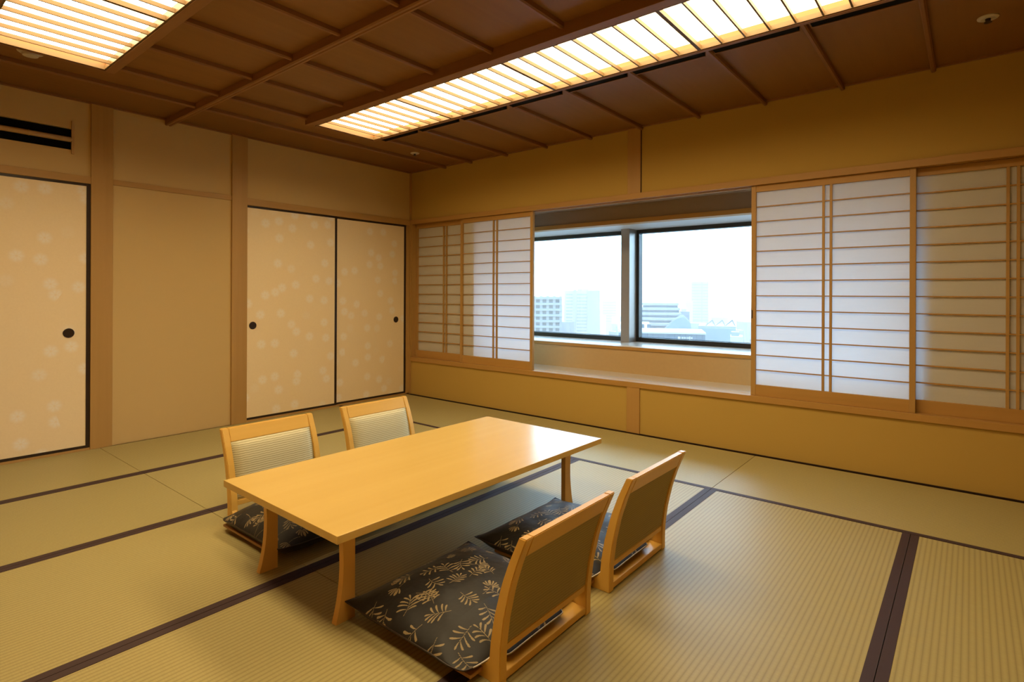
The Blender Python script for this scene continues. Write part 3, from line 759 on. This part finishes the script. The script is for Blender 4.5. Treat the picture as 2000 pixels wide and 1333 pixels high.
# broad office block
e, wd, dp, ht = bldg('office_block', -33.95, -30.4, 620, 0.0062, 'broad pale office block in the middle of the left window', depth=30)
box('corner_tower', (wd * 0.16, wd / 2 + 0.5, -dp / 2 - 3, dp / 2, 0, ht + 0.4), M_concD, e)
box('corner_tower', (-wd * 0.24, -wd * 0.16, -dp / 2 - 2, dp / 2, 0, ht + 1.0), M_concD, e)
box('roof_plant', (-wd * 0.12, wd * 0.2, -6, 6, ht, ht + 2.2), M_conc, e)
for k_ in range(12):
    z = ht - 5 - k_ * 3.6
    box('window_band', (-wd / 2 + 2, -wd * 0.26, -dp / 2 - 0.25, -dp / 2 + 0.2, z, z + 1.6), M_blueglass, e)
    box('window_band', (-wd * 0.14, wd * 0.14, -dp / 2 - 0.25, -dp / 2 + 0.2, z, z + 1.6), M_blueglass, e)
# tall tower right window
e, wd, dp, ht = bldg('slab_tower', -21.55, -19.95, 760, 0.0212, 'tall hazy blue tower in the right window', depth=24, mat=M_concD)
box('crown', (-wd / 2 + 0.5, wd / 2 - 0.5, -11, 11, ht, ht + 1.5), M_conc, e)
box('side_wing', (-wd / 2 - 7, -wd / 2 + 2, -13, 10, 0, ht - 24), M_conc, e)
box('fin', (wd * 0.08, wd * 0.14, -dp / 2 - 1, -dp / 2, 0, ht), M_blueglass, e)
for k_ in range(14):
    z = ht - 4 - k_ * 3.8; box('window_band', (-wd / 2 + 1, wd / 2 - 1, -dp / 2 - 0.3, -dp / 2 + 0.2, z, z + 1.7), M_blueglass, e)
# faint far blocks
for (a0, a1, d, el, lab) in ((-25.1, -24.1, 1100, -0.0098, 'small faint block left of the tall blue tower'), (-18.9, -17.9, 1500, 0.016, 'very faint distant tower right of the tall blue tower'),
                             (-16.9, -16.2, 1500, 0.012, 'very faint distant tower at the right edge of the right window'), (-30.1, -28.7, 900, -0.010, 'faint block left of the window pillar'),
                             (-22.75, -21.7, 520, -0.0285, 'dark blue cube building before the tall tower')):
    bb, w2, d2, h2 = bldg('distant_tower', a0, a1, d, el, lab, depth=25, mat=M_teal if el == -0.0285 else M_concD)
    for k_ in range(8): box('window_band', (-w2 / 2 + 1, w2 / 2 - 1, -d2 / 2 - 0.3, -d2 / 2 + 0.2, h2 - 5 - k_ * 4.2, h2 - 3 - k_ * 4.2), M_blueglass, bb)
    box('roof_plant', (-w2 * 0.25, w2 * 0.2, -6, 6, h2, h2 + 2), M_conc, bb)
# dark building with the small white sign
e, wd, dp, ht = bldg('sign_building', -28.5, -20.25, 235, -0.0670, 'long dark teal building with small white sign at the foot of the right window', depth=26, mat=M_teal)
box('roof_edge', (-wd / 2 - 0.3, wd / 2 + 0.3, -dp / 2 - 0.4, dp / 2, ht, ht + 0.6), M_wroof, e)
sxm = -wd / 2 + wd * (-22.25 + 28.5) / 8.25
for k_, (w3, h3) in enumerate(((0.9, 0.9), (0.0, 0), (0.45, 0.7), (0.45, 0.7), (0.35, 0.7), (0.5, 0.7), (0.45, 1.1), (0.5, 0.7))):
    if w3: box('sign_mark', (sxm + (k_ - 3) * 0.72, sxm + (k_ - 3) * 0.72 + w3, -dp / 2 - 0.25, -dp / 2, ht - 1.55 - h3 / 2, ht - 1.55 + h3 / 2), M_sign, e)
for k_ in range(16):
    x = -wd / 2 + wd * (k_ + 0.5) / 16
    box('facade_rib', (x - 0.08, x + 0.08, -dp / 2 - 0.12, -dp / 2, ht - 6, ht - 0.1), M_blueglass, e)
# white vaulted roof building just behind
e, wd, dp, ht = bldg('vaulted_hall', -28.6, -25.3, 268, -0.0640, 'low hall with white barrel roof and dark skylights, lower left of the right window', depth=14, mat=M_wroof)
arc = [(7 * math.cos(math.pi * i / 12), 4.2 * math.sin(math.pi * i / 12)) for i in range(13)]
prism('barrel_roof', [(a_, ht + b_) for a_, b_ in arc], 'X', -wd / 2, wd / 2 - 1, M_wroof, e)
for k_ in range(5):
    x = -wd / 2 + 1.5 + k_ * 3.0; box('skylight', (x, x + 1.7, -6.4, -4.6, ht + 1.5, ht + 3.4), M_blueglass, e)
# terraced building
e, wd, dp, ht = bldg('terraced_building', -27.6, -22.2, 340, -0.0580, 'terraced building of stacked pale floors behind the white barrel roof', depth=40, mat=M_conc)
for k_ in range(5):
    a = 0.06 * k_; z = ht + k_ * 2.9
    box('recessed_floor', (-wd / 2 + wd * a + 0.6, wd / 2 - wd * a * 0.3 - 0.5, -dp / 2 + 5 * k_ + 0.8, dp / 2, z, z + 1.5), M_teal, e)
    box('terrace_slab', (-wd / 2 + wd * a, wd / 2 - wd * a * 0.3, -dp / 2 + 5 * k_, dp / 2, z + 1.5, z + 2.9), M_conc, e)
# sloping glass hall
e, wd, dp, ht = bldg('glass_hall', -24.3, -21.5, 290, -0.0665, 'curved glass hall roof in the middle of the right window', depth=24, mat=M_concD)
pr_ = [(-wd / 2, ht)] + [(-wd / 2 + wd * 0.75 * i / 8, ht + 8.2 * math.sin(math.pi / 2 * i / 8)) for i in range(1, 9)] + [(wd / 2 - 0.5, ht + 5.0), (wd / 2, ht)]
prism('curved_roof', pr_, 'Y', -12, 12, M_groof, e)
for k_ in range(7):
    y = -11.5 + k_ * 3.8
    pr2 = [(a_, b_ + 0.25) for a_, b_ in pr_]
    prism('roof_rib', pr2, 'Y', y, y + 0.5, M_conc, e)
# hall with truss roof
e, wd, dp, ht = bldg('truss_hall', -20.9, -17.5, 300, -0.0560, 'low hall with dark steel trusses at the lower right of the right window', depth=26, mat=M_groof)
for k_ in range(3):
    x = -wd / 2 + wd * (0.12 + 0.27 * k_)
    prism('truss', [(x, ht), (x + 4.4, ht + 4.0), (x + 4.7, ht + 4.0), (x + 6.6, ht), (x + 6.2, ht), (x + 4.5, ht + 3.4), (x + 0.5, ht)], 'Y', -8 + k_ * 2, -7.4 + k_ * 2, M_teal if k_ == 2 else M_concD, e)
box('roof_deck', (-wd / 2, wd / 2, -12, 12, ht, ht + 1.0), M_conc, e)
e, wd, dp, ht = bldg('white_block', -18.0, -16.9, 240, -0.0690, 'small white block at the lower right corner of the right window', depth=12, mat=M_wroof)
box('roof_plant', (-2, 1, -3, 3, ht, ht + 1.6), M_conc, e)
# low city fabric
rng = random.Random(5)
low = []; used = [(place((a0 + a1) / 2, d_ + 15), w_) for a0, a1, d_, w_ in ((-39.6, -34.3, 300, 22), (-35.95, -34.6, 1050, 30), (-33.95, -30.4, 620, 34), (-21.55, -19.95, 760, 26), (-28.5, -20.25, 240, 26), (-25.1, -24.1, 1100, 18), (-18.9, -17.9, 1500, 24), (-16.9, -16.2, 1500, 20), (-30.1, -28.7, 900, 20), (-22.75, -21.7, 520, 16), (-28.6, -25.3, 268, 12), (-27.6, -22.2, 345, 26), (-24.3, -21.5, 290, 20), (-20.9, -17.5, 300, 20), (-18.0, -16.9, 240, 10))]
for k_ in range(290):
    d = 330 + 1500 * rng.random() ** 1.3; az = rng.uniform(-48, -8)
    el = -(CAM.z - GZ - rng.uniform(14, 44)) / d
    if d < 420 and -29 < az < -16: el = min(el, -0.075)
    if el > -0.010: el = -0.010 - rng.random() * 0.01
    wd = rng.uniform(9, 24); x, y = place(az, d); hgt = CAM.z + el * d - GZ
    if hgt < 6 or any(math.hypot(x - p_[0], y - p_[1]) < w_ + wd / 2 + 3 for p_, w_ in used): continue
    used.append(((x, y), wd / 2))
    o = box('city_block', (-wd / 2, wd / 2, -7, 7, 0, hgt), rng.choice((M_conc, M_concD, M_wroof, M_groof, M_teal, M_blueglass)))
    o.location = (x, y, GZ); o.rotation_euler = (0, 0, math.radians(rng.uniform(-40, 40)))
    tag(o, 'small hazy low building of the distant city', 'building', 'low hazy buildings of the distant city'); low.append(o)
# haze: a real scattering layer over the city
hz = box('haze', (-3500, 3500, 12.0, 4200, GZ + 0.2, 96.0), None)
k = NT('city_haze'); k.t.nodes.remove(k.b)
vs = k.n('VolumeScatter'); vs.inputs['Color'].default_value = (0.285, 0.206, 0.168, 1); vs.inputs['Density'].default_value = 1 / 800.0; vs.inputs['Anisotropy'].default_value = 0.0
k.l(vs.outputs[0], k.o.inputs['Volume'])
hz.data.materials.clear(); hz.data.materials.append(k.m)
tag(hz, 'pale haze lying over the city', 'haze', None, 'stuff')
